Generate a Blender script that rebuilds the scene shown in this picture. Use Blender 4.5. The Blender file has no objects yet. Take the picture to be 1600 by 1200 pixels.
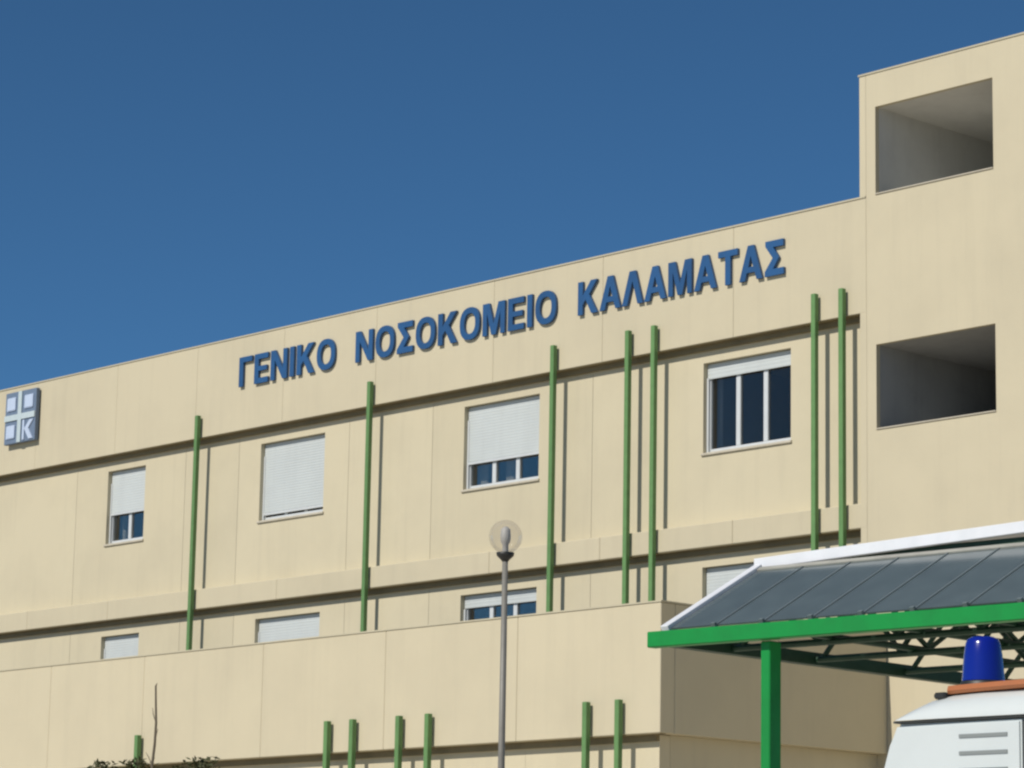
import bpy, bmesh, math, random
from mathutils import Vector, Matrix
random.seed(7)
S = bpy.context.scene
COL = S.collection
R = math.radians

# ------------------------------------------------------------------ camera
F_PX, YAW, PITCH, ROLL = 4755.0, .82566, .19134, .018586
cam = bpy.data.cameras.new("camera")
cam.sensor_width = 36.0
cam.lens = 36.0 * F_PX / 1600.0
cam.clip_start = .1
cam.clip_end = 4000
cam_ob = bpy.data.objects.new("camera", cam)
COL.objects.link(cam_ob)
fw = Vector((-math.sin(YAW) * math.cos(PITCH), math.cos(YAW) * math.cos(PITCH), math.sin(PITCH)))
rt = Vector((math.cos(YAW), math.sin(YAW), 0))
up = rt.cross(fw)
rt2 = rt * math.cos(ROLL) + up * math.sin(ROLL)
up2 = -rt * math.sin(ROLL) + up * math.cos(ROLL)
m = Matrix((rt2, up2, -fw)).transposed().to_4x4()
m.translation = Vector((0, 0, 1.6))
cam_ob.matrix_world = m
S.camera = cam_ob

# ------------------------------------------------------------------ sky, sun, exposure
SUN_EL, SUN_AZ = R(42), R(2.5)            # azimuth measured from the facade normal (-Y) towards -X
sun_dir = Vector((-math.sin(SUN_AZ) * math.cos(SUN_EL), -math.cos(SUN_AZ) * math.cos(SUN_EL), math.sin(SUN_EL)))
w = bpy.data.worlds.new("World")
S.world = w
w.use_nodes = True
nt = w.node_tree
nt.nodes.clear()
sky = nt.nodes.new("ShaderNodeTexSky")
sky.sky_type = 'NISHITA'
sky.sun_disc = False
sky.sun_elevation = SUN_EL
sky.sun_rotation = math.atan2(sun_dir.x, sun_dir.y)
sky.altitude = 0
sky.air_density = .5
sky.dust_density = 0.0
sky.ozone_density = 10.0
bg = nt.nodes.new("ShaderNodeBackground")
bg.inputs[1].default_value = .09
wo = nt.nodes.new("ShaderNodeOutputWorld")
grade = nt.nodes.new("ShaderNodeMix")
grade.data_type = 'RGBA'
grade.blend_type = 'MULTIPLY'
grade.inputs[0].default_value = 1
grade.inputs[7].default_value = (.80, 1.03, .90, 1)
nt.links.new(sky.outputs[0], grade.inputs[6])
nt.links.new(grade.outputs[2], bg.inputs[0])
nt.links.new(bg.outputs[0], wo.inputs[0])
sl = bpy.data.lights.new("sun", 'SUN')
sl.energy = 3.75
sl.angle = R(.53)
sl.color = (1.0, .95, .87)
so = bpy.data.objects.new("sun", sl)
so.rotation_euler = (-sun_dir).to_track_quat('-Z', 'Y').to_euler()
so.location = (0, 0, 60)
COL.objects.link(so)
S.view_settings.view_transform = 'Standard'
S.view_settings.look = 'None'
S.view_settings.exposure = 0.12
S.view_settings.gamma = 1
S.view_settings.use_curve_mapping = False
S.render.engine = 'CYCLES'
S.cycles.use_denoising = True
S.cycles.max_bounces = 8
S.cycles.transparent_max_bounces = 16
S.cycles.pixel_filter_type = 'BLACKMAN_HARRIS'
S.cycles.filter_width = 2.4


# ------------------------------------------------------------------ helpers
def thing(name, label, cat, loc=(0, 0, 0), group=None):
    o = bpy.data.objects.new(name, None)
    o.empty_display_size = .3
    o.location = loc
    COL.objects.link(o)
    o['label'] = label
    o['category'] = cat
    if group:
        o['group'] = group
    return o


WORLD = {}


def wloc(o):
    return WORLD.get(o.name, Vector(o.location))


def obj(name, bm, mat, parent=None, smooth=False, kind=None):
    """bm in world coordinates -> one mesh object with its own origin at the middle of it"""
    bm.verts.ensure_lookup_table()
    lo = Vector([min(v.co[i] for v in bm.verts) for i in range(3)])
    hi = Vector([max(v.co[i] for v in bm.verts) for i in range(3)])
    c = (lo + hi) / 2
    for v in bm.verts:
        v.co -= c
    bmesh.ops.recalc_face_normals(bm, faces=bm.faces[:])
    me = bpy.data.meshes.new(name)
    bm.to_mesh(me)
    bm.free()
    me.materials.append(mat)
    if smooth:
        me.polygons.foreach_set('use_smooth', [True] * len(me.polygons))
    o = bpy.data.objects.new(name, me)
    COL.objects.link(o)
    WORLD[o.name] = c
    if parent:
        o.parent = parent
        o.location = c - wloc(parent)
    else:
        o.location = c
    if kind:
        o['kind'] = kind
    return o


def clone(o, at, parent):
    """copy of a part (mesh shared), its middle at a world point"""
    c = o.copy()
    COL.objects.link(c)
    WORLD[c.name] = Vector(at)
    c.parent = parent
    c.location = Vector(at) - wloc(parent)
    return c


def BM():
    return bmesh.new()


def box(bm, x0, x1, y0, y1, z0, z1, bev=0):
    r = bmesh.ops.create_cube(bm, size=1)
    vs = r['verts']
    for v in vs:
        v.co = Vector((x0 + (v.co.x + .5) * (x1 - x0), y0 + (v.co.y + .5) * (y1 - y0), z0 + (v.co.z + .5) * (z1 - z0)))
    if bev:
        es = list({e for v in vs for e in v.link_edges})
        bmesh.ops.bevel(bm, geom=es, offset=bev, segments=1, affect='EDGES', profile=.5)
    return bm


def boxm(bm, mat, a, b, bev=0):
    """box in a local frame given by the matrix"""
    n0 = set(bm.verts)
    box(bm, a[0], b[0], a[1], b[1], a[2], b[2], bev)
    for v in bm.verts:
        if v not in n0:
            v.co = mat @ v.co
    return bm


def tube(bm, p, q, r, r2=None, n=10, caps=True):
    p, q = Vector(p), Vector(q)
    r2 = r if r2 is None else r2
    d = (q - p).normalized()
    a = d.orthogonal().normalized()
    b = d.cross(a)
    A = [bm.verts.new(p + (a * math.cos(t) + b * math.sin(t)) * r) for t in [2 * math.pi * i / n for i in range(n)]]
    B = [bm.verts.new(q + (a * math.cos(t) + b * math.sin(t)) * r2) for t in [2 * math.pi * i / n for i in range(n)]]
    for i in range(n):
        bm.faces.new((A[i], A[(i + 1) % n], B[(i + 1) % n], B[i]))
    if caps:
        bm.faces.new(A)
        bm.faces.new(B)
    return bm


def lathe(bm, c, prof, n=24):
    """prof: (radius, z) pairs, about the vertical through c"""
    rings = []
    for r, z in prof:
        if r < 1e-5:
            rings.append([bm.verts.new((c[0], c[1], c[2] + z))])
        else:
            rings.append([bm.verts.new((c[0] + r * math.cos(2 * math.pi * i / n), c[1] + r * math.sin(2 * math.pi * i / n), c[2] + z)) for i in range(n)])
    for A, B in zip(rings, rings[1:]):
        for i in range(n):
            j = (i + 1) % n
            if len(A) == 1 and len(B) == 1:
                continue
            if len(A) == 1:
                bm.faces.new((A[0], B[i], B[j]))
            elif len(B) == 1:
                bm.faces.new((A[i], A[j], B[0]))
            else:
                bm.faces.new((A[i], A[j], B[j], B[i]))
    return bm


def prism(bm, poly, y0, y1):
    """polygon in x,z given depth from y0 to y1; concave polygons allowed"""
    A = [bm.verts.new((x, y0, z)) for x, z in poly]
    B = [bm.verts.new((x, y1, z)) for x, z in poly]
    fs = [bm.faces.new(A), bm.faces.new(B[::-1])]
    n = len(poly)
    for i in range(n):
        bm.faces.new((A[i], B[i], B[(i + 1) % n], A[(i + 1) % n]))
    for f in fs:
        f.normal_update()
    bmesh.ops.triangulate(bm, faces=fs)
    return bm


# ------------------------------------------------------------------ materials
def mat(name, col, rough=.6, metal=0, spec=.5, coat=0):
    M = bpy.data.materials.new(name)
    M.use_nodes = True
    b = M.node_tree.nodes['Principled BSDF']
    b.inputs['Base Color'].default_value = (*col, 1)
    b.inputs['Roughness'].default_value = rough
    b.inputs['Metallic'].default_value = metal
    b.inputs['Specular IOR Level'].default_value = spec
    b.inputs['Coat Weight'].default_value = coat
    return M


def worn(name, col, dark, rough=.6, scale=3.0, amount=.5, streak=0.0, grain=60.0, bump=.1, tint=0.0, spec=.4, coat=0, warm=None):
    """paint or render with blotches, rain streaks, per-piece tint and fine grain; all in world positions"""
    M = mat(name, col, rough, 0, spec, coat)
    N = M.node_tree.nodes
    L = M.node_tree.links
    b = N['Principled BSDF']
    geo = N.new('ShaderNodeNewGeometry')
    n1 = N.new('ShaderNodeTexNoise')
    n1.inputs['Scale'].default_value = scale
    n1.inputs['Detail'].default_value = 7
    n1.inputs['Roughness'].default_value = .62
    L.new(geo.outputs['Position'], n1.inputs['Vector'])
    ramp = N.new('ShaderNodeMapRange')
    ramp.inputs[1].default_value = .42
    ramp.inputs[2].default_value = .72
    ramp.inputs[4].default_value = amount
    L.new(n1.outputs[0], ramp.inputs[0])
    fac = ramp.outputs[0]
    if streak:
        mp = N.new('ShaderNodeMapping')
        mp.inputs['Scale'].default_value = (2.6, 2.6, .16)
        L.new(geo.outputs['Position'], mp.inputs['Vector'])
        n2 = N.new('ShaderNodeTexNoise')
        n2.inputs['Scale'].default_value = 1.6
        n2.inputs['Detail'].default_value = 6
        n2.inputs['Roughness'].default_value = .65
        L.new(mp.outputs[0], n2.inputs['Vector'])
        r2 = N.new('ShaderNodeMapRange')
        r2.inputs[1].default_value = .5
        r2.inputs[2].default_value = .78
        r2.inputs[4].default_value = streak
        L.new(n2.outputs[0], r2.inputs[0])
        ad = N.new('ShaderNodeMath')
        ad.operation = 'ADD'
        ad.use_clamp = True
        L.new(fac, ad.inputs[0])
        L.new(r2.outputs[0], ad.inputs[1])
        fac = ad.outputs[0]
    mix = N.new('ShaderNodeMix')
    mix.data_type = 'RGBA'
    mix.inputs[6].default_value = (*col, 1)
    mix.inputs[7].default_value = (*dark, 1)
    L.new(fac, mix.inputs[0])
    colout = mix.outputs[2]
    if tint:
        oi = N.new('ShaderNodeObjectInfo')
        hs = N.new('ShaderNodeHueSaturation')
        mr = N.new('ShaderNodeMapRange')
        mr.inputs[3].default_value = 1 - tint
        mr.inputs[4].default_value = 1 + tint
        L.new(oi.outputs['Random'], mr.inputs[0])
        L.new(mr.outputs[0], hs.inputs['Value'])
        L.new(colout, hs.inputs['Color'])
        colout = hs.outputs[0]
    L.new(colout, b.inputs['Base Color'])
    n3 = N.new('ShaderNodeTexNoise')
    n3.inputs['Scale'].default_value = grain
    n3.inputs['Detail'].default_value = 4
    L.new(geo.outputs['Position'], n3.inputs['Vector'])
    bp = N.new('ShaderNodeBump')
    bp.inputs['Strength'].default_value = bump
    bp.inputs['Distance'].default_value = .02
    L.new(n3.outputs[0], bp.inputs['Height'])
    L.new(bp.outputs[0], b.inputs['Normal'])
    rr = N.new('ShaderNodeMapRange')
    rr.inputs[3].default_value = rough - .08
    rr.inputs[4].default_value = min(1, rough + .12)
    L.new(n1.outputs[0], rr.inputs[0])
    L.new(rr.outputs[0], b.inputs['Roughness'])
    return M


CREAM = worn('cream_render', (.56, .495, .35), (.48, .425, .305), .85, .55, .5, .38, 45, .12, .012, .2)
TOWC = worn('cream_render_tower', (.56, .495, .35), (.48, .425, .305), .85, .55, .5, .38, 45, .12, 0, .2)
CREAM2 = worn('cream_render_recessed', (.57, .505, .355), (.49, .435, .31), .85, .7, .5, .45, 45, .12, .03, .2)
BROWN = worn('brown_slot_shade', (.23, .185, .10), (.16, .13, .075), .7, 2, .6, .3, 50, .05, 0, .3)  # dark brown that deepens the shade in the slots under the bands
GREYLO = worn('loggia_plaster_shaded', (.36, .36, .345), (.26, .26, .25), .9, .8, .7, .4, 40, .1, 0, .2)  # loggia plaster darkened, the lower opening's deeper shade is in the colour
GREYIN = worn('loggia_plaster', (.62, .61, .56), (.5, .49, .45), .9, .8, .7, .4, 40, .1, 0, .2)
COPE = worn('coping_metal', (.50, .45, .32), (.42, .37, .27), .6, 1.5, .6, .2, 50, .05, 0, .3)
POST = worn('post_green_paint', (.13, .26, .09), (.10, .20, .07), .5, 6, .7, .5, 80, .06, .06, .4)
CANG = worn('canopy_green_paint', (.009, .25, .048), (.008, .185, .038), .42, 4, .6, .3, 70, .04, 0, .3, 0)
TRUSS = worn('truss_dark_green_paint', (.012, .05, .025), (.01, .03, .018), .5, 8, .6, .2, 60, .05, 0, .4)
WHITE = worn('white_window_frame', (.58, .60, .60), (.5, .52, .52), .4, 3, .5, .3, 40, .03, .02, .5)
SHUT = worn('white_roller_shutter', (.53, .56, .545), (.465, .49, .48), .45, 1.5, .5, .5, 40, .03, .03, .4)
SILL = worn('window_sill_stone', (.52, .47, .37), (.4, .36, .28), .7, 5, .6, .3, 60, .06, 0, .3)
BLUE = worn('sign_blue_paint', (.022, .088, .22), (.017, .065, .165), .42, 6, .6, .4, 60, .03, .08, .5)
EMBD = worn('emblem_dark_blue', (.15, .20, .28), (.12, .16, .23), .5, 6, .5, .2, 60, .03, 0, .4)
EMBL = worn('emblem_pale_blue', (.50, .58, .72), (.42, .5, .62), .5, 8, .6, .3, 60, .03, 0, .4)
EMBW = worn('emblem_white', (.50, .58, .60), (.42, .5, .5), .5, 8, .6, .3, 60, .03, 0, .4)
LAMPG = worn('lamp_post_grey', (.20, .19, .165), (.14, .13, .115), .5, 5, .7, .3, 60, .05, 0, .5)
BULB = worn('lamp_inner_grey', (.44, .43, .40), (.36, .35, .33), .5, 5, .7, .3, 60, .05, 0, .5)
BLACK = mat('black_plastic', (.02, .02, .018), .5)
VAN = worn('ambulance_white_paint', (.61, .645, .63), (.53, .565, .55), .3, 2.5, .5, .2, 30, .015, 0, .5, .4)
ORANGE = worn('ambulance_orange', (.38, .13, .045), (.31, .105, .04), .4, 8, .5, 0, 40, .03, 0, .5)
GAP = mat('shadow_gap_rubber', (.06, .065, .062), .7)
VENT = mat('vent_grey', (.22, .24, .235), .6)
TYRE = mat('tyre_rubber', (.025, .025, .025), .85)
RIM = mat('wheel_steel', (.35, .35, .36), .4, .8)
RED = mat('tail_lamp_red', (.35, .012, .01), .25, 0, .5, .5)
ROOFM = worn('roof_gravel', (.3, .28, .25), (.22, .2, .18), .95, 1, .7, 0, 40, .3)
FLASH = worn('white_flashing', (.74, .75, .77), (.62, .64, .66), .4, 4, .5, .3, 50, .03, 0, .5)
BAR = worn('glazing_bar_aluminium', (.15, .18, .185), (.11, .13, .135), .45, 6, .6, .2, 50, .03, 0, .5)
RAIL = worn('grey_top_rail', (.36, .35, .30), (.26, .25, .22), .5, 6, .6, .4, 50, .03, 0, .4)
BARK = worn('sapling_bark', (.15, .125, .09), (.1, .085, .06), .9, 12, .7, .4, 90, .4)
LEAF = worn('olive_leaves', (.055, .06, .022), (.035, .035, .015), .7, 9, .8, 0, 60, .1, 0, .3)
CURT = worn('curtain_cloth', (.5, .5, .48), (.42, .42, .41), .9, 4, .5, .6, 60, .1)
ASPH = worn('dusty_ground', (.40, .36, .30), (.32, .29, .24), .9, .35, .8, 0, 25, .3)
PAVE = worn('pale_paving', (.62, .56, .46), (.54, .49, .40), .9, .5, .7, 0, 25, .2, .05)
KERB = worn('kerb_concrete', (.4, .38, .34), (.3, .28, .25), .9, 2, .7, .2, 40, .2)


def glass_mat(name, tint, gloss_col, rough, base=None, see=.8, fres=1.45, k=1):
    M = bpy.data.materials.new(name)
    M.use_nodes = True
    N = M.node_tree.nodes
    L = M.node_tree.links
    N.clear()
    out = N.new('ShaderNodeOutputMaterial')
    tr = N.new('ShaderNodeBsdfTransparent')
    tr.inputs[0].default_value = (*tint, 1)
    body = tr.outputs[0]
    if base:
        df = N.new('ShaderNodeBsdfDiffuse')
        geo = N.new('ShaderNodeNewGeometry')
        nz = N.new('ShaderNodeTexNoise')
        nz.inputs['Scale'].default_value = 3.5
        nz.inputs['Detail'].default_value = 6
        L.new(geo.outputs['Position'], nz.inputs['Vector'])
        mc = N.new('ShaderNodeMix')
        mc.data_type = 'RGBA'
        mc.inputs[6].default_value = (*[c * .75 for c in base], 1)
        mc.inputs[7].default_value = (*[c * 1.3 for c in base], 1)
        L.new(nz.outputs[0], mc.inputs[0])
        L.new(mc.outputs[2], df.inputs[0])
        m0 = N.new('ShaderNodeMixShader')
        m0.inputs[0].default_value = 1 - see
        L.new(body, m0.inputs[1])
        L.new(df.outputs[0], m0.inputs[2])
        body = m0.outputs[0]
    gl = N.new('ShaderNodeBsdfGlossy')
    gl.inputs[0].default_value = (*gloss_col, 1)
    gl.inputs['Roughness'].default_value = rough
    fr = N.new('ShaderNodeFresnel')
    fr.inputs[0].default_value = fres
    mx = N.new('ShaderNodeMixShader')
    mk = N.new('ShaderNodeMath')
    mk.operation = 'MULTIPLY'
    mk.inputs[1].default_value = k
    L.new(fr.outputs[0], mk.inputs[0])
    L.new(mk.outputs[0], mx.inputs[0])
    L.new(body, mx.inputs[1])
    L.new(gl.outputs[0], mx.inputs[2])
    L.new(mx.outputs[0], out.inputs[0])
    return M


PANE = glass_mat('window_glass', (.82, .82, .80), (1, .97, .93), .02, None, .8, 1.4, .55)
CGLASS = glass_mat('canopy_glass', (.35, .4, .42), (1, 1, 1), .14, (.115, .145, .145), .22, 1.45)
GLOBE = glass_mat('lamp_globe_glass', (.93, .92, .91), (1, 1, 1), .03, (.5, .5, .5), .94, 1.3, .2)
BEAC = mat('beacon_blue_plastic', (.006, .018, .30), .18, 0, .6, .6)
_b = BEAC.node_tree.nodes['Principled BSDF']
_b.inputs['Transmission Weight'].default_value = .25
DARKIN = worn('room_interior', (.40, .36, .30), (.3, .27, .23), .9, 1, .5)

# ------------------------------------------------------------------ ground
bm = BM()
g = 1500
bm.faces.new([bm.verts.new(p) for p in ((-g, -g, 0), (g, -g, 0), (g, g, 0), (-g, g, 0))])
obj('ground', bm, ASPH, kind='structure')
bm = BM()
box(bm, -90, -5, 28.2, 31.4, -.05, .13)
obj('pavement', bm, PAVE, kind='structure')
bm = BM()
box(bm, -90, -5, 28.05, 28.197, -.05, .134, .015)
obj('kerb', bm, KERB, kind='structure')
bm = BM()
box(bm, -60, 20, -30, 28.0, -.02, .004)
obj('forecourt', bm, PAVE, kind='structure')

# ------------------------------------------------------------------ main hospital block
YF = 36.64           # face of parapet and spandrel bands
REC = .21            # how far the wall between them lies back
YW = YF + REC
XR = -31.335         # joint with the stair tower
ZTOP, ZP = 14.06, 12.16
ZS1, ZS0 = 9.08, 8.66
hosp = thing('hospital_building', 'long cream three storey hospital block with green posts and roller shuttered windows', 'building', (-50, YF + 6, 0))
J = .002             # half joint

seams = [-75.0, -72.0, -69.2, -66.4, -63.5, -60.6, -57.8, -54.95, -51.99, -49.2, -46.37, -43.55, -40.24, -37.4, -34.26, XR]
for a, b in zip(seams, seams[1:]):
    bm = BM()
    box(bm, a + J, b - J, YF, YF + .36, ZP, ZTOP, .005)
    obj('parapet_panel', bm, CREAM, hosp)
    bm = BM()
    box(bm, a + J * .5, b - J * .5, YF - .015, YF + .40, ZTOP + .002, ZTOP + .03)
    obj('coping', bm, COPE, hosp)
    for z0, z1 in ((ZS0, ZS1), (5.16, 5.58)):
        bm = BM()
        box(bm, a + J, b - J, YF, YF + .3, z0, z1, .01)
        # sloped weathering on top of the band
        for v in bm.verts:
            if v.co.z > z1 - .03 and v.co.y < YF + .05:
                v.co.z -= .02
        obj('spandrel_panel', bm, CREAM, hosp)

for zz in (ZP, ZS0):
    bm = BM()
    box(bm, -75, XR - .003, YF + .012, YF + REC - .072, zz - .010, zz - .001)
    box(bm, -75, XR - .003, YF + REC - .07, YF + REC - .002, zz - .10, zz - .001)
    obj('slot_shade_strip', bm, BROWN, hosp)  # added strip, its dark colour stands in for shade under each band
OPEN = [(-52.47, -51.14), (-47.27, -45.27), (-41.22, -39.20), (-35.14, -33.15)]
wseams = [-75, -70, -66.2, -62, -57.8, -53.6, -49.75, -47.97, -44.53, -42.1, -37.83, -36.35, -32.05, XR]
RW = [(9.085, 12.148, 11.86, 10.27), (5.585, 8.648, 8.36, 6.77), (.0, 5.155, 0, 0)]


def wall_with_hole(bm, x0, x1, z0, z1, y0, y1, hx0, hx1, hz0, hz1):
    """one panel with a real opening: outer and inner ring bridged front, back and reveal"""
    def ring(xa, xb, za, zb, y):
        return [bm.verts.new(p) for p in ((xa, y, za), (xb, y, za), (xb, y, zb), (xa, y, zb))]
    of, inf = ring(x0, x1, z0, z1, y0), ring(hx0, hx1, hz0, hz1, y0)
    ob, inb = ring(x0, x1, z0, z1, y1), ring(hx0, hx1, hz0, hz1, y1)
    for i in range(4):
        j = (i + 1) % 4
        bm.faces.new((of[i], of[j], inf[j], inf[i]))
        bm.faces.new((ob[j], ob[i], inb[i], inb[j]))
        bm.faces.new((of[j], of[i], ob[i], ob[j]))
        bm.faces.new((inf[i], inf[j], inb[j], inb[i]))


for z0, z1, zt, zb in RW:
    for a, b in zip(wseams, wseams[1:]):
        hole = [o for o in OPEN if o[0] > a and o[1] < b]
        bm = BM()
        if hole and zt:
            wall_with_hole(bm, a + .004, b - .004, z0, z1, YW, YW + .26, hole[0][0], hole[0][1], zb, zt)
        else:
            box(bm, a + .004, b - .004, YW, YW + .22, z0, z1)
        obj('wall_panel', bm, CREAM2, hosp)
# backing mass and roof
bm = BM()
box(bm, -75, XR - .02, YF + 3.4, YF + 12, 0, ZTOP - .5)
obj('core', bm, DARKIN, hosp)
bm = BM()
box(bm, -75, XR - .02, YF + .37, YF + 12, ZTOP - .49, ZTOP - .3)
obj('roof', bm, ROOFM, hosp)
bm = BM()
box(bm, -75, XR - .02, YW + .28, YW + 3.1, 8.6, 8.8)
box(bm, -75, XR - .02, YW + .28, YW + 3.1, 12.3, 12.5)
box(bm, -75, XR - .02, YW + .28, YW + 3.1, 5.2, 5.4)
obj('floor_slab', bm, DARKIN, hosp, kind='stuff')


def window(x0, x1, zb, zt, drop, npane, parent, curtain=None):
    """drop: how far (0..1) the roller shutter is let down"""
    yf = YW + .125
    f = BM()
    t = .06
    H = zt - zb
    zs = zb + .055        # frame stands on the sill
    zsb = zt - max(.23, drop * H)
    # outer frame, four members butted
    box(f, x0 + .004, x0 + t, yf, yf + .08, zs, zt - .004, .006)
    box(f, x1 - t, x1 - .004, yf, yf + .08, zs, zt - .004, .006)
    box(f, x0 + t + .001, x1 - t - .001, yf + .004, yf + .078, zs, zs + .06, .006)
    box(f, x0 + t + .001, x1 - t - .001, yf + .004, yf + .078, zt - .09, zt - .006, .006)
    w = (x1 - x0 - 2 * t)
    for i in range(1, npane):
        xm = x0 + t + w * i / npane
        box(f, xm - .05, xm + .05, yf + .008, yf + .074, zs + .061, zt - .091, .006)
    wo_ = obj('window', f, WHITE, parent)
    # panes
    for i in range(npane):
        xa = x0 + t + w * i / npane + (.05 if i else 0)
        xb = x0 + t + w * (i + 1) / npane - (.05 if i < npane - 1 else 0)
        p = BM()
        box(p, xa + .001, xb - .001, yf + .04, yf + .046, zs + .061, zt - .091)
        obj('pane', p, PANE, wo_)
    # shutter: curved slats drawn as one ribbed curtain in front of the sash
    s = BM()
    n = max(2, int((zt - .012 - zsb) / .052))
    hz = (zt - .012 - zsb) / n
    pr = []
    ys = yf - .03
    for k in range(n):
        za = zt - .012 - k * hz
        pr += [(ys + .0025, za), (ys, za - hz * .3), (ys, za - hz * .7), (ys + .0025, za - hz * .96)]
    A = [s.verts.new((x0 + .012, y, z)) for y, z in pr]
    B = [s.verts.new((x1 - .012, y, z)) for y, z in pr]
    A2 = [s.verts.new((x0 + .012, ys + .018, pr[0][1])), s.verts.new((x0 + .012, ys + .018, pr[-1][1]))]
    B2 = [s.verts.new((x1 - .012, ys + .018, pr[0][1])), s.verts.new((x1 - .012, ys + .018, pr[-1][1]))]
    for i in range(len(A) - 1):
        s.faces.new((A[i], A[i + 1], B[i + 1], B[i]))
    s.faces.new((A2[0], B2[0], B2[1], A2[1]))
    s.faces.new((A[0], B[0], B2[0], A2[0]))
    s.faces.new((A[-1], A2[1], B2[1], B[-1]))
    obj('shutter', s, SHUT, wo_)
    if drop > .25:
        bt = BM()
        box(bt, x0 + .014, x1 - .014, ys - .008, ys + .024, zsb - .05, zsb - .002, .006)
        obj('bottom_rail', bt, WHITE, wo_)
    gd = BM()
    for xa in (x0 + .003, x1 - .043):
        box(gd, xa, xa + .04, ys - .012, yf - .002, zs, zt - .25)
    if drop < .9:
        obj('guide_rail', gd, WHITE, wo_, kind='stuff')
    else:
        gd.free()
    sb = BM()
    box(sb, x0 - .03, x1 + .03, YW - .035, yf + .09, zb - .012, zb + .05, .008)
    for v in sb.verts:
        if v.co.z > zb + .03 and v.co.y < YW:
            v.co.z -= .015
    obj('sill', sb, SILL, wo_)
    # the dark room behind the panes
    r = BM()
    X0, X1, Y0, Y1, Z0, Z1 = x0 - .5, x1 + .5, YW + .265, YW + 2.9, zb - .6, zt + .2
    v = [r.verts.new(p) for p in ((X0, Y0, Z0), (X1, Y0, Z0), (X1, Y1, Z0), (X0, Y1, Z0), (X0, Y0, Z1), (X1, Y0, Z1), (X1, Y1, Z1), (X0, Y1, Z1))]
    for q in ((0, 1, 2, 3), (4, 5, 6, 7), (3, 2, 6, 7), (0, 3, 7, 4), (1, 2, 6, 5)):
        r.faces.new([v[i] for i in q])
    obj('room', r, DARKIN, wo_)
    for ca, cb in (curtain or []):
        c = BM()
        nn = 14
        xa, xb = x0 + w * ca, x0 + w * cb
        T = [(xa + (xb - xa) * i / nn, YW + .40 + .03 * math.sin(i * 1.9)) for i in range(nn + 1)]
        a_ = [c.verts.new((x, y, zt + .1)) for x, y in T]
        b_ = [c.verts.new((x, y, zb - .1)) for x, y in T]
        for i in range(nn):
            c.faces.new((a_[i], a_[i + 1], b_[i + 1], b_[i]))
        obj('curtain', c, CURT, wo_, True)
    return wo_


up_ = RW[0]
lo_ = RW[1]
window(*OPEN[0], up_[3], up_[2], .56, 2, hosp, [(.0, .12), (.9, 1.02)])
window(*OPEN[1], up_[3], up_[2], .875, 3, hosp)
window(*OPEN[2], up_[3], up_[2], .65, 3, hosp, [(.38, .5), (-.02, .12)])
window(*OPEN[3], up_[3], up_[2], .17, 3, hosp, [(-.03, .03)])
window(*OPEN[0], lo_[3], lo_[2], .6, 2, hosp)
window(*OPEN[1], lo_[3], lo_[2], .85, 3, hosp)
window(*OPEN[2], lo_[3], lo_[2], .15, 3, hosp, [(.36, .5)])
window(*OPEN[3], lo_[3], lo_[2], .9, 3, hosp)


def post(x, yb, ztop, zbot, parent, slots, wd=.094):
    """square green tube standing off the bands on short stubs"""
    b = BM()
    y0 = yb - .138
    box(b, x - wd / 2, x + wd / 2, y0, y0 + wd, zbot, ztop, .008)
    p = obj('post', b, POST, parent)
    s = BM()
    for z in slots:
        box(s, x - .035, x - .015, y0 + wd + .001, yb - .001, z - .02, z + .02)
    obj('bracket', s, POST, p, kind='stuff')
    return p


for x in (-69.5, -63.9, -58.9, -49.0, -43.59, -38.54, -36.66, -36.03, -32.36, -31.77):
    post(x, YF, 12.60, .14, hosp, (12.32, 8.87, 5.37))

# ------------------------------------------------------------------ stair tower
TX0 = -31.47
TX1 = -19.0
ZT = 16.12
tower = thing('stair_tower', 'taller cream stair tower with two dark square openings at the right', 'tower', (-25, YF + 4, 0))
HX0, HX1 = -31.13, -28.73
OPS = [(14.07, 15.55), (10.21, 11.60)]
# narrow corner panel, then the face in three lifts around the openings
bm = BM()
box(bm, TX0, -31.332, YF + .002, YF + .3, 0, ZT, .004)
obj('corner_panel', bm, TOWC, tower)
TXL = -31.326
bm = BM()
zs_ = [0] + [z for o in OPS[::-1] for z in o] + [ZT]
xs_ = [TXL, HX0, HX1, TX1]
holes = {(1, 1), (1, 3)}
grid = {}
for yy in (YF + .001, YF + .09):
    for i, x in enumerate(xs_):
        for k, z in enumerate(zs_):
            grid[(i, k, yy)] = bm.verts.new((x, yy, z))
y0_, y1_ = YF + .001, YF + .09
for i in range(3):
    for k in range(5):
        c4 = [(i, k), (i + 1, k), (i + 1, k + 1), (i, k + 1)]
        if (i, k) in holes:
            for q in range(4):
                p_, n_ = c4[q], c4[(q + 1) % 4]
                bm.faces.new((grid[(*p_, y0_)], grid[(*n_, y0_)], grid[(*n_, y1_)], grid[(*p_, y1_)]))
        else:
            for yy in (y0_, y1_):
                bm.faces.new([grid[(*c, yy)] for c in c4])
for k in range(5):
    for i in (0, 3):
        bm.faces.new((grid[(i, k, y0_)], grid[(i, k + 1, y0_)], grid[(i, k + 1, y1_)], grid[(i, k, y1_)]))
for i in range(3):
    for k in (0, 5):
        bm.faces.new((grid[(i, k, y0_)], grid[(i + 1, k, y0_)], grid[(i + 1, k, y1_)], grid[(i, k, y1_)]))
obj('front_wall', bm, TOWC, tower)
bm = BM()
box(bm, TX0 - .015, TX1, YF - .014, YF + .32, ZT + .002, ZT + .03)
obj('coping', bm, COPE, tower)
bm = BM()
box(bm, TX0 + .002, TX0 + .22, YF + .302, YF + 8, ZTOP + .04, ZT)
obj('side_wall', bm, CREAM, tower)
bm = BM()
box(bm, TX1 - .25, TX1 - .001, YF + .092, YF + 8, 0, ZT)
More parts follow.
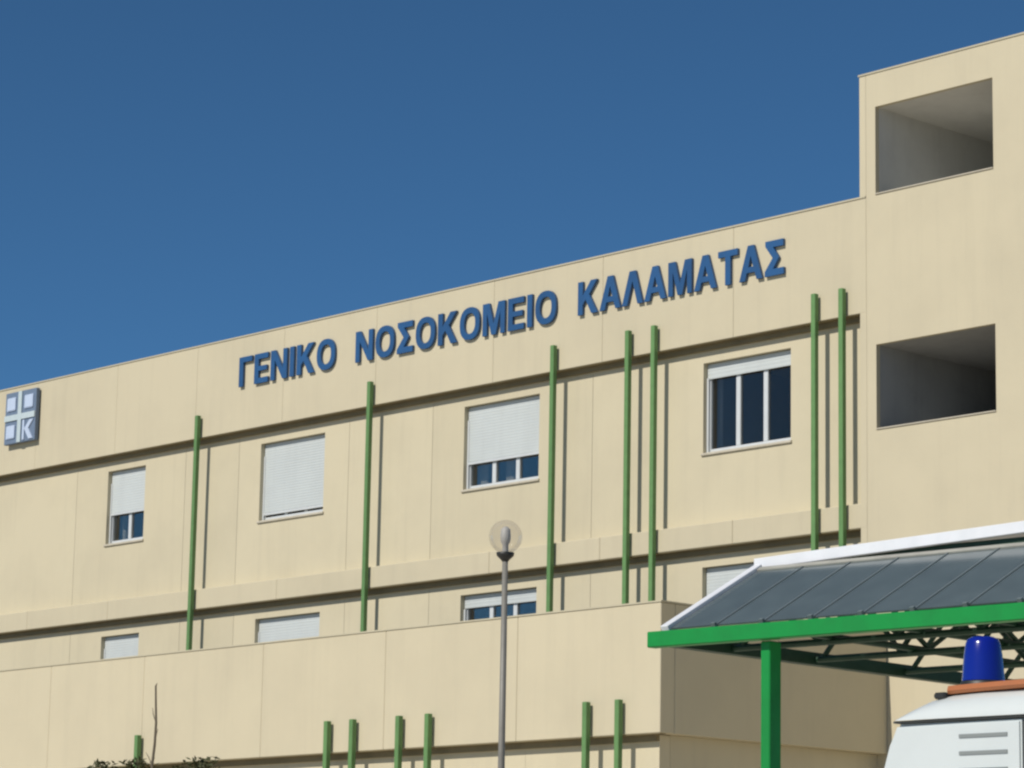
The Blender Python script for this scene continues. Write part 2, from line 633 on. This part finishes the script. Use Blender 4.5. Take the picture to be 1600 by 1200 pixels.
obj('side_wall', bm, TOWC, tower)
bm = BM()
box(bm, TX0 + .222, TX1 - .252, YF + .33, YF + 8, ZT - .22, ZT - .05)
obj('roof', bm, ROOFM, tower)
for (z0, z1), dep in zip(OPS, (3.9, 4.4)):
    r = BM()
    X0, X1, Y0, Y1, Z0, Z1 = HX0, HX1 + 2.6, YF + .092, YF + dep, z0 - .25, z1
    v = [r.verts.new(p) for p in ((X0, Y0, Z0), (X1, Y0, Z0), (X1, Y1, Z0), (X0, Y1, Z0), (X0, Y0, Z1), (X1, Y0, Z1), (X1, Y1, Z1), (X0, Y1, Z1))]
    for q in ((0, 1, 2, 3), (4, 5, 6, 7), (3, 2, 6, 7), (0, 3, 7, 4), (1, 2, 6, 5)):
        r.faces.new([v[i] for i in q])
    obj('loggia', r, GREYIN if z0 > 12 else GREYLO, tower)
    s = BM()
    box(s, HX0 + .002, HX1 - .002, YF - .02, YF + .088, z0 + .001, z0 + .025, .006)
    obj('sill', s, SILL, tower)

# ------------------------------------------------------------------ front wing
YG = 31.58
WX1 = -30.94
WT, WP = 6.96, 5.06
wing = thing('front_wing', 'lower cream wing projecting in front with paired green posts and shaded side wall', 'building', (-45, YG + 2.5, 0))
ws = [-78.0, -74.6, -71.5, -68.4, -65.2, -62.1, -59, -55.9, -52.7, -49.6, -46.49, -43.62, -40.26, -37.10, -34.0, WX1]
for k, (a, b) in enumerate(zip(ws, ws[1:])):
    last = k == len(ws) - 2
    bm = BM()
    box(bm, a + J, b - (0 if last else J), YG, YG + .3, WP, WT, .01)
    obj('parapet_panel', bm, CREAM, wing)
    bm = BM()
    box(bm, a + J, b - (REC if last else J), YG + REC, YG + REC + .22, .02, WP - .012)
    obj('wall_panel', bm, CREAM2, wing)
    bm = BM()
    box(bm, a, b + (.015 if last else 0), YG - .012, YG + .33, WT + .002, WT + .026)
    obj('coping', bm, COPE, wing)
for a, b in ((YG + .302, YG + 2.55), (YG + 2.56, YF - .005)):
    bm = BM()
    box(bm, WX1 - .3, WX1, a, b, WP, WT, .008)
    obj('parapet_panel', bm, CREAM, wing)
    bm = BM()
    box(bm, WX1 - .38, WX1 - REC, max(a, YG + REC + .225), b, .02, WP - .003)
    obj('wall_panel', bm, CREAM2, wing)
    bm = BM()
    box(bm, WX1 - .33, WX1 + .012, a + .03, b, WT + .0015, WT + .0255)
    obj('coping', bm, COPE, wing)
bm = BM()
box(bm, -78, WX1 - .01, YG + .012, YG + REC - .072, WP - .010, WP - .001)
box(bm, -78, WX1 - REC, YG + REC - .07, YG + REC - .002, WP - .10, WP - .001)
obj('slot_shade_strip', bm, BROWN, wing)  # same added strip, darkens the slot where shade falls
bm = BM()
box(bm, -78, WX1 - .31, YG + .31, YF - .19, WT - .5, WT - .3)
obj('roof', bm, ROOFM, wing)
for x in (-72.5, -66.3, -57.6, -50.2, -49.5, -43.60, -38.40, -37.76, -36.62, -35.92, -32.38, -31.70):
    post(x, YG, 5.57, .14, wing, (5.25, 2.4))

# ------------------------------------------------------------------ lettering
def glyph(ch):
    """outline strokes on a unit-high cell: list of polygons, and the width"""
    s = .20
    if ch == 'Γ':
        return [[(0, 0), (s, 0), (s, .82), (.62, .82), (.62, 1), (0, 1)]], .62
    if ch == 'Ε':
        return [[(0, 0), (.66, 0), (.66, .18), (s, .18), (s, .42), (.6, .42), (.6, .58), (s, .58), (s, .82), (.65, .82), (.65, 1), (0, 1)]], .66
    if ch == 'Ν':
        return [[(0, 0), (.19, 0), (.19, .66), (.57, 0), (.78, 0), (.78, 1), (.59, 1), (.59, .34), (.21, 1), (0, 1)]], .78
    if ch == 'Ι':
        return [[(0, 0), (s, 0), (s, 1), (0, 1)]], s
    if ch == 'Κ':
        return [[(0, 0), (s, 0), (s, .30), (.32, .44), (.56, 0), (.81, 0), (.46, .59), (.79, 1), (.53, 1), (s, .57), (s, 1), (0, 1)]], .81
    if ch == 'Σ':
        return [[(0, 0), (.70, 0), (.70, .19), (.30, .19), (.52, .5), (.30, .81), (.68, .81), (.68, 1), (.02, 1), (.02, .86), (.29, .5), (0, .14)]], .70
    if ch == 'Μ':
        return [[(0, 0), (.18, 0), (.18, .7), (.37, 0), (.55, 0), (.74, .7), (.74, 0), (.92, 0), (.92, 1), (.65, 1), (.46, .34), (.27, 1), (0, 1)]], .92
    if ch == 'Λ':
        return [[(0, 0), (.21, 0), (.42, .70), (.63, 0), (.84, 0), (.54, 1), (.30, 1)]], .84
    if ch == 'Α':
        return [[(0, 0), (.21, 0), (.28, .22), (.58, .22), (.65, 0), (.86, 0), (.54, 1), (.32, 1)], ['hole', (.34, .38), (.52, .38), (.43, .70)]], .86
    if ch == 'Τ':
        return [[(.27, 0), (.47, 0), (.47, .82), (.74, .82), (.74, 1), (0, 1), (0, .82), (.27, .82)]], .74
    if ch == 'Ο':
        return ['O'], .84


sign = thing('wall_sign', 'raised blue Greek capital letters spelling the hospital name along the roof parapet', 'sign', (-40.4, YF, 13.0))
LH = .60


def letter(ch, x, z, sx):
    y1 = YF - .01
    y0 = y1 - .05
    bm = BM()
    polys, wd = glyph(ch)
    T = lambda p: (x + p[0] * LH * sx, z + p[1] * LH)
    if ch == 'Ο':
        n = 28
        rings = []
        for rx, rz, y in ((.42, .5, y0), (.235, .32, y0), (.235, .32, y1), (.42, .5, y1)):
            rings.append([])
            for i in range(n):
                t = 2 * math.pi * i / n
                c, s_ = math.cos(t), math.sin(t)
                px_, pz_ = T((.42 + rx * math.copysign(abs(c) ** .86, c), .5 + rz * 1.02 * math.copysign(abs(s_) ** .86, s_)))
                rings[-1].append(bm.verts.new((px_, y, pz_)))
        for k in range(4):
            A, B = rings[k], rings[(k + 1) % 4]
            for i in range(n):
                j = (i + 1) % n
                bm.faces.new((A[i], A[j], B[j], B[i]))
    elif ch == 'Α':
        # built as two legs, an apex and a crossbar that share edges exactly
        L_ = [(0, 0), (.21, 0), (.28, .22), (.34, .38), (.43, .70), (.43, 1), (.32, 1)]
        R_ = [(.86, 0), (.54, 1), (.43, 1), (.43, .70), (.52, .38), (.58, .22), (.65, 0)]
        C_ = [(.28, .22), (.58, .22), (.52, .38), (.34, .38)]
        for P in (L_, R_, C_):
            prism(bm, [T(p) for p in P], y0, y1)
        bmesh.ops.remove_doubles(bm, verts=bm.verts[:], dist=1e-5)
        inner = [f for f in bm.faces if any(f is not g and {v.index for v in f.verts} == {v.index for v in g.verts} for e in f.edges for g in e.link_faces)]
        bm.verts.index_update()
        dup = {}
        for f in bm.faces:
            dup.setdefault(frozenset(v.index for v in f.verts), []).append(f)
        kill = [f for fs in dup.values() if len(fs) > 1 for f in fs]
        if kill:
            bmesh.ops.delete(bm, geom=kill, context='FACES_ONLY')
    else:
        prism(bm, [T(p) for p in polys[0]], y0, y1)
    o = obj('letter', bm, BLUE, sign)
    return o


for word, xa, xb, zb0 in (('ΓΕΝΙΚΟ', -47.73, -44.72, 13.03), ('ΝΟΣΟΚΟΜΕΙΟ', -44.10, -38.53, 13.04), ('ΚΑΛΑΜΑΤΑΣ', -37.97, -33.07, 13.065)):
    gap = {'Α': .06, 'Λ': .06, 'Τ': .07}
    tot = 0
    pos = []
    for i, ch in enumerate(word):
        pos.append(tot)
        tot += glyph(ch)[1]
        if i < len(word) - 1:
            tot += (gap.get(ch, .13) + gap.get(word[i + 1], .13)) / 2
    sx = (xb - xa) / (tot * LH)
    for ch, p in zip(word, pos):
        letter(ch, xa + p * LH * sx, zb0, sx)

# ------------------------------------------------------------------ emblem
EX0, EX1, EZ0, EZ1 = -56.0, -54.82, 12.78, 13.93
emb = thing('wall_emblem', 'square wall emblem of four pale blue squares split by a white cross', 'emblem', ((EX0 + EX1) / 2, YF, EZ0))
ya = YF - .13
bm = BM()
box(bm, EX0, EX1, ya, YF - .03, EZ0, EZ1, .01)
obj('plate', bm, EMBD, emb)
cx, cz = (EX0 + EX1) / 2, (EZ0 + EZ1) / 2
bm = BM()
box(bm, cx - .07, cx + .07, ya - .025, ya - .001, EZ0 + .01, EZ1 - .01)
box(bm, EX0 + .01, cx - .071, ya - .024, ya - .001, cz - .065, cz + .065)
box(bm, cx + .071, EX1 - .01, ya - .024, ya - .001, cz - .065, cz + .065)
obj('cross', bm, EMBW, emb)
for sx_, sz_ in ((-1, 1), (1, 1), (-1, -1)):
    x_, z_ = cx + sx_ * .335, cz + sz_ * .31
    bm = BM()
    box(bm, x_ - .165, x_ + .165, ya - .022, ya - .001, z_ - .15, z_ + .15, .02)
    obj('square', bm, EMBL, emb)
# fourth field: a ribbon winding round a staff
bm = BM()
x_, z_ = cx + .335, cz - .31
box(bm, x_ - .2, x_ - .13, ya - .022, ya - .001, z_ - .22, z_ + .22)
prism(bm, [(x_ - .128, z_ + .02), (x_ + .06, z_ + .2), (x_ + .2, z_ + .2), (x_ + .02, z_ + .02), (x_ + .2, z_ - .22), (x_ + .05, z_ - .22)], ya - .022, ya - .001)
obj('ribbon', bm, EMBL, emb)

# ------------------------------------------------------------------ canopy
A0 = Vector((-16.8136, 17.0509, 0))
e1 = Vector((math.cos(R(4.8)), math.sin(R(4.8)), 0))
e2 = Vector((math.cos(R(92.3)), math.sin(R(92.3)), 0))
ez = Vector((0, 0, 1))
CM = Matrix((e1, e2, ez)).transposed().to_4x4()
CM.translation = A0
can = thing('entrance_canopy', 'green steel entrance canopy with sloping grey glass panels and white roof edge', 'canopy', A0)
LEN, DEP = 7.2, 5.6
ZB = 4.2
bm = BM()
boxm(bm, CM, (0, -.05, ZB - .065), (LEN, .05, ZB + .06), .008)
obj('front_beam', bm, CANG, can)
bm = BM()
boxm(bm, CM, (.02, .052, ZB - .045), (.12, DEP, ZB + .06), .006)
obj('side_beam', bm, TRUSS, can)
bm = BM()
boxm(bm, CM, (.122, DEP - .1, ZB - .045), (LEN, DEP, ZB + .06), .006)
obj('rear_beam', bm, TRUSS, can)
for a, d in ((1.10, .11), (5.9, .11), (1.10, DEP - .2), (5.9, DEP - .2)):
    bm = BM()
    boxm(bm, CM, (a - .045, d - .07, .01), (a + .045, d + .07, ZB - .05 if d > 1 else ZB - .068), .008)
    o = obj('column', bm, CANG, can)
    bm = BM()
    boxm(bm, CM, (a - .15, d - .15, .004), (a + .15, d + .15, .03))
    obj('base_plate', bm, CANG, o)
# glass slope
g0 = Vector((.02, .13, ZB + .075))
RUN, RISE = 1.12, .60
th = math.atan2(RISE, RUN)
slope = math.hypot(RUN, RISE)
GM = CM @ Matrix.Translation(g0) @ Matrix.Rotation(th, 4, 'X')
pitch = .468
npan = int((LEN - .1) / pitch)
for i in range(npan):
    bm = BM()
    boxm(bm, GM, (.06 + i * pitch + .012, .012, .01), (.06 + (i + 1) * pitch - .012, slope - .06, .022))
    obj('glass_panel', bm, CGLASS, can)
for i in range(npan + 1):
    bm = BM()
    if i == 0:
        boxm(bm, GM, (-.02, 0, -.03), (.055, slope + .03, .05), .004)
        obj('verge_flashing', bm, FLASH, can)
    else:
        boxm(bm, GM, (.06 + i * pitch - .007, 0, .006), (.06 + i * pitch + .007, slope - .06, .028))
        obj('glazing_bar', bm, BAR, can)
        bm = BM()
        boxm(bm, GM, (.06 + i * pitch - .02, -.03, .0), (.06 + i * pitch + .02, -.002, .05))
        obj('bar_clip', bm, BAR, can)
bm = BM()
boxm(bm, GM, (.06, slope - .058, .0), (LEN - .05, slope + .0, .036), .004)
obj('top_rail', bm, RAIL, can)
bm = BM()
boxm(bm, GM, (.06, -.002, -.045), (LEN - .05, .01, .0))
obj('bottom_rail', bm, CANG, can)
# flat roof behind and its white edge, which climbs slightly to the right
ty, tz = g0.y + RUN, g0.z + RISE
WM = CM @ Matrix.Translation((-.03, ty + .03, tz + .02)) @ Matrix.Rotation(-math.atan2(.095, 2.7), 4, 'Y')
bm = BM()
boxm(bm, WM, (0, 0, 0), (LEN + .1, .05, .092), .006)
obj('white_fascia', bm, FLASH, can)
bm = BM()
boxm(bm, WM, (.002, .052, .06), (LEN + .1, DEP - ty, .10))
obj('roof_deck', bm, FLASH, can)
bm = BM()
boxm(bm, CM, (.06, ty + .09, tz - .09), (LEN - .05, ty + .15, tz + .09))
obj('gap_shade_purlin', bm, TRUSS, can)  # dark purlin raised to fill the gap and paint in its shade


# space frame under the roof
def member(p, q, r=.022):
    b = BM()
    tube(b, CM @ Vector(p), CM @ Vector(q), r, n=8)
    obj('truss_member', b, TRUSS, can)


zb_, zt_ = ZB + .0, ZB + .50
for yy in (.85, 1.9, 3.1, 4.4):
    zt_ = ZB + (.30 if yy < 1 else .50)
    member((.13, yy, zb_), (LEN, yy, zb_), .028)
    member((.13, yy, zt_), (LEN, yy, zt_), .028)
    n = 9
    st = (LEN - .3) / n
    for k in range(n):
        xa = .2 + k * st
        member((xa, yy, zb_ + .02), (xa + st / 2, yy, zt_ - .02), .022)
        member((xa + st / 2, yy, zt_ - .02), (xa + st, yy, zb_ + .02), .022)
for xx in (1.10, 1.95, 2.8, 3.7, 4.6, 5.9):
    member((xx, .06, zb_ + .035), (xx, DEP - .1, zb_ + .035), .028)
    member((xx, 1.25, zt_ - .03), (xx, DEP - .1, zt_ - .03), .024)
    for yy in (.7, 2.1, 3.5):
        member((xx, yy, zb_ + .05), (xx, yy + .7, zt_ - .05), .022)
        member((xx, yy + .7, zt_ - .05), (xx, yy + 1.4, zb_ + .05), .022)

# ------------------------------------------------------------------ street lamp
LC = Vector((-21.855, 20.115, 5.81))
lamp = thing('street_lamp', 'slim grey street lamp with clear glass globe standing before the building', 'street lamp', (LC.x, LC.y, 0))
gr = .166
bm = BM()
lathe(bm, (LC.x, LC.y, 0), [(.11, .004), (.11, .05), (.06, .09), (.052, 1.0), (.046, 1.05), (.034, 3.4), (.028, LC.z - gr - .07), (0, LC.z - gr - .068)], 16)
obj('pole', bm, LAMPG, lamp, True)
bm = BM()
lathe(bm, (LC.x, LC.y, LC.z - gr), [(.03, -.07), (.045, -.05), (.085, -.012), (.09, .018), (.07, .022), (0, .023)], 20)
obj('collar', bm, BLACK, lamp, True)
bm = BM()
n = 14
lathe(bm, LC, [(gr * math.sin(math.pi * (k + .0) / n) if 0 < k < n else 0, -gr * math.cos(math.pi * k / n) + .01) for k in range(n + 1)], 28)
gl_ = obj('globe', bm, GLOBE, lamp, True)
bm = BM()
lathe(bm, (LC.x, LC.y, LC.z - gr), [(.03, .024), (.03, .10), (.045, .12), (.052, .18), (.045, .25), (.02, .275), (0, .278)], 16)
obj('bulb', bm, BULB, lamp, True)

# ------------------------------------------------------------------ ambulance (rear towards the camera)
t = R(2.9)
AO = Vector((-7.803, 9.293, 0))
AM = Matrix((Vector((math.cos(t), math.sin(t), 0)), Vector((-math.sin(t), math.cos(t), 0)), ez)).transposed().to_4x4()
AM.translation = AO
amb = thing('ambulance', 'white ambulance with orange roof strip and blue beacon parked under the canopy', 'ambulance', AO)
W, LN = 1.80, 4.9
half = [(-.155, .42), (-.16, 1.2), (-.15, 1.8), (-.125, 2.2), (-.09, 2.40), (-.05, 2.52), (-.012, 2.595)]
sec = half + [(W - a, b) for a, b in half[::-1]]


def loft(bm, secs):
    rings = [[bm.verts.new(AM @ Vector((x, y, z))) for x, y, z in s_] for s_ in secs]
    n = len(rings[0])
    for A, B in zip(rings, rings[1:]):
        for i in range(n):
            j = (i + 1) % n
            bm.faces.new((A[i], A[j], B[j], B[i]))
    bm.faces.new(rings[0])
    bm.faces.new(rings[-1])
    return bm


def shrink(s_, y, k, kz=None):
    return [(W / 2 + (x - W / 2) * k, y, z) for x, z in s_]


bm = BM()
loft(bm, [shrink(sec, .03, .985), shrink(sec, .06, 1), shrink(sec, 3.6, 1),
          [(W / 2 + (x - W / 2) * .93, 4.5, min(z, 1.25)) for x, z in sec],
          [(W / 2 + (x - W / 2) * .85, LN, min(z, 1.05)) for x, z in sec]])
obj('body', bm, VAN, amb)
# roof cap, rounded over at the rear and at both shoulders
cap = [(.0, 2.618), (.012, 2.64), (.05, 2.675), (.11, 2.705), (.20, 2.722), (.36, 2.732), (.62, 2.736)]
cap = cap + [(W - a, b) for a, b in cap[::-1]]
bm = BM()
secs = []
for y, kx, kz in ((-.012, 1.0, .02), (0.0, .999, .28), (.03, .995, .55), (.08, .985, .8), (.15, .98, .95), (.28, .975, 1.0), (3.3, .97, 1.0), (3.55, .95, .5)):
    secs.append([(W / 2 + (x - W / 2) * kx, y, 2.605 + (z - 2.605) * kz) for x, z in cap])
loft(bm, secs)
obj('roof', bm, VAN, amb, True)
bm = BM()
boxm(bm, AM, (-.01, -.004, 2.596), (W + .01, .6, 2.6045))
obj('drip_rail', bm, GAP, amb)
# rear panels
for a, b in ((.0, .592), (.608, 1.192), (1.208, 1.80)):
    bm = BM()
    pts = [(a, 2.588), (b, 2.588), (b, .55), (a, .55)]
    if a == 0:
        pts = [(.0, 2.582), (b, 2.588), (b, .55), (-.13, .55), (-.135, 1.2), (-.125, 1.8), (-.10, 2.2), (-.065, 2.4), (-.03, 2.51)]
    if b > 1.7:
        pts = [(a, 2.588), (1.80, 2.582), (1.83, 2.51), (1.865, 2.4), (1.9, 2.2), (1.925, 1.8), (1.935, 1.2), (1.93, .55), (a, .55)]
    F1 = [bm.verts.new(AM @ Vector((x, 0, z))) for x, z in pts]
    F2 = [bm.verts.new(AM @ Vector((x, .028, z))) for x, z in pts]
    fs = [bm.faces.new(F1), bm.faces.new(F2[::-1])]
    for i in range(len(pts)):
        j = (i + 1) % len(pts)
        bm.faces.new((F1[i], F2[i], F2[j], F1[j]))
    es = [e for e in bm.edges if e.verts[0] in F1 and e.verts[1] in F1]
    bmesh.ops.bevel(bm, geom=es, offset=.008, segments=2, affect='EDGES')
    dr = obj('rear_panel', bm, VAN, amb)
    if a > .1 and b < 1.3 or True:
        for k in range(3):
            z = 2.535 - k * .066
            xa, xb = (a + .305, b - .062) if a < 1 else (a + .062, b - .305)
            v_ = BM()
            # louvre: a dark slot with a pressed hood above it
            boxm(v_, AM, (xa, -.004, z - .008), (xb, .0, z + .006))
            sl_ = obj('vent', v_, VENT, dr)
# dark rubber behind the panel gaps
bm = BM()
for x in (.6, 1.2):
    boxm(bm, AM, (x - .006, .012, .6), (x + .006, .029, 2.58))
obj('door_seal', bm, GAP, amb, kind='stuff')
for xa in (-.075, W + .035):
    for z in (2.36, 1.5, .8):
        bm = BM()
        k_ = 0 if z > 2 else (.065 if xa > 1 else -.065)
        boxm(bm, AM, (xa + k_, -.022, z - .05), (xa + k_ + .04, .02, z + .05), .006)
        obj('hinge', bm, VENT, amb)
bm = BM()
boxm(bm, AM, (.545, -.03, 1.25), (.575, -.001, 1.45), .006)
obj('handle', bm, BLACK, amb)
# orange strip, black end cap, beacon
bm = BM()
n = 12
secs = []
for i in range(n + 1):
    x = .195 + (W - .39) * i / n
    q = (x - W / 2) / (W / 2)
    y = .05 + .05 * q * q
    z = 2.738 - .012 * q * q
    secs.append([(x, y, z - .022), (x, y - .008, z - .01), (x, y, z + .010), (x, y + .12, z + .014), (x, y + .13, z - .02)])
loft(bm, secs)
obj('orange_strip', bm, ORANGE, amb)
for xa in (.136, W - .194):
    bm = BM()
    boxm(bm, AM, (xa, .06, 2.69), (xa + .058, .14, 2.716), .008)
    obj('end_cap', bm, BLACK, amb)
BC = AM @ Vector((.30, .17, 2.742))
bm = BM()
lathe(bm, BC, [(.09, -.03), (.09, .012), (.086, .016), (0, .017)], 28)
obj('beacon_base', bm, BLACK, amb, True)
bm = BM()
lathe(bm, BC, [(.085, .018), (.083, .04), (.076, .12), (.069, .165), (.062, .182), (.045, .192), (0, .195)], 36)
obj('beacon', bm, BEAC, amb, True)
BC2 = AM @ Vector((W - .30, .17, 2.742))
bm = BM()
lathe(bm, BC2, [(.09, -.03), (.09, .012), (.086, .016), (0, .017)], 28)
obj('beacon_base', bm, BLACK, amb, True)
bm = BM()
lathe(bm, BC2, [(.085, .018), (.083, .04), (.076, .12), (.069, .165), (.062, .182), (.045, .192), (0, .195)], 36)
obj('beacon', bm, BEAC, amb, True)
# lower parts, below the frame
bm = BM()
boxm(bm, AM, (-.12, -.08, .40), (W + .12, .02, .54), .02)
obj('bumper', bm, BLACK, amb)
for xa in (-.11, W + .02):
    bm = BM()
    boxm(bm, AM, (xa, -.012, .85), (xa + .09, -.001, 1.15), .004)
    obj('tail_lamp', bm, RED, amb)
for xa in (-.13, W - .09):
    for yy in (1.0, 4.0):
        bm = BM()
        tube(bm, AM @ Vector((xa, yy, .33)), AM @ Vector((xa + .22, yy, .33)), .33, n=24)
        wh = obj('wheel', bm, TYRE, amb)
        bm = BM()
        tube(bm, AM @ Vector((xa - .006, yy, .33)), AM @ Vector((xa + .226, yy, .33)), .19, n=18)
        obj('rim', bm, RIM, wh)

# ------------------------------------------------------------------ bare sapling in front of the wing
TB = Vector((-41.3, 30.3, 0))
tree = thing('sapling', 'thin bare sapling with sparse dark leaf tufts against the lower wing', 'tree', TB)
bm = BM()
path = [(0, 0, .0, .045), (.03, 0, 1.6, .04), (-.06, 0, 3.0, .034), (-.20, 0, 4.3, .028), (-.25, .02, 4.9, .024), (-.20, .02, 5.25, .023), (-.185, .02, 5.6, .021), (-.215, .02, 5.95, .018), (-.235, .02, 6.22, .016), (-.2, .02, 6.27, .006)]
for a, b in zip(path, path[1:]):
    tube(bm, TB + Vector(a[:3]), TB + Vector(b[:3]), a[3], b[3], n=7)
br = [((.0, 0, 2.6), (.75, -.1, 3.9), (1.28, -.1, 4.9)), ((-.1, 0, 3.2), (-.5, .05, 4.2), (-.62, 0, 4.97)), ((-.03, 0, 2.2), (-.9, .1, 3.7), (-1.62, 0, 4.95)),
      ((-.15, 0, 3.6), (.2, .2, 4.3), (.5, .15, 4.8)), ((0, 0, 2.8), (-.7, -.3, 3.7), (-1.2, -.4, 4.6))]
br += [((-.2, .02, 5.25), (-.13, 0, 5.42), (-.10, 0, 5.5)), ((-.185, .02, 5.6), (-.25, 0, 5.76), (-.27, 0, 5.86)), ((-.25, .02, 4.9), (-.36, .02, 5.05), (-.41, 0, 5.12))]
tips = []
for a, b, c in br:
    tube(bm, TB + Vector(a), TB + Vector(b), .022 if c[2] < 5 else .009, .015 if c[2] < 5 else .007, n=6)
    tube(bm, TB + Vector(b), TB + Vector(c), .015 if c[2] < 5 else .007, .007 if c[2] < 5 else .004, n=6)
    if c[2] < 5:
        tips.append(TB + Vector(c))
obj('trunk', bm, BARK, tree)
bm = BM()
for i, tp in enumerate(tips):
    for k in range(150):
        d = Vector((random.gauss(0, .13), random.gauss(0, .13), random.gauss(-.10, .09)))
        if d.z > .06:
            d.z = .06
        c = tp + d
        u_ = Vector((random.uniform(-1, 1), random.uniform(-1, 1), random.uniform(-.6, .6))).normalized()
        v_ = u_.orthogonal().normalized()
        l_, w_ = random.uniform(.045, .085), random.uniform(.016, .028)
        bm.faces.new([bm.verts.new(c + u_ * l_), bm.verts.new(c + v_ * w_), bm.verts.new(c - u_ * l_), bm.verts.new(c - v_ * w_)])
obj('crown', bm, LEAF, tree, kind='stuff')
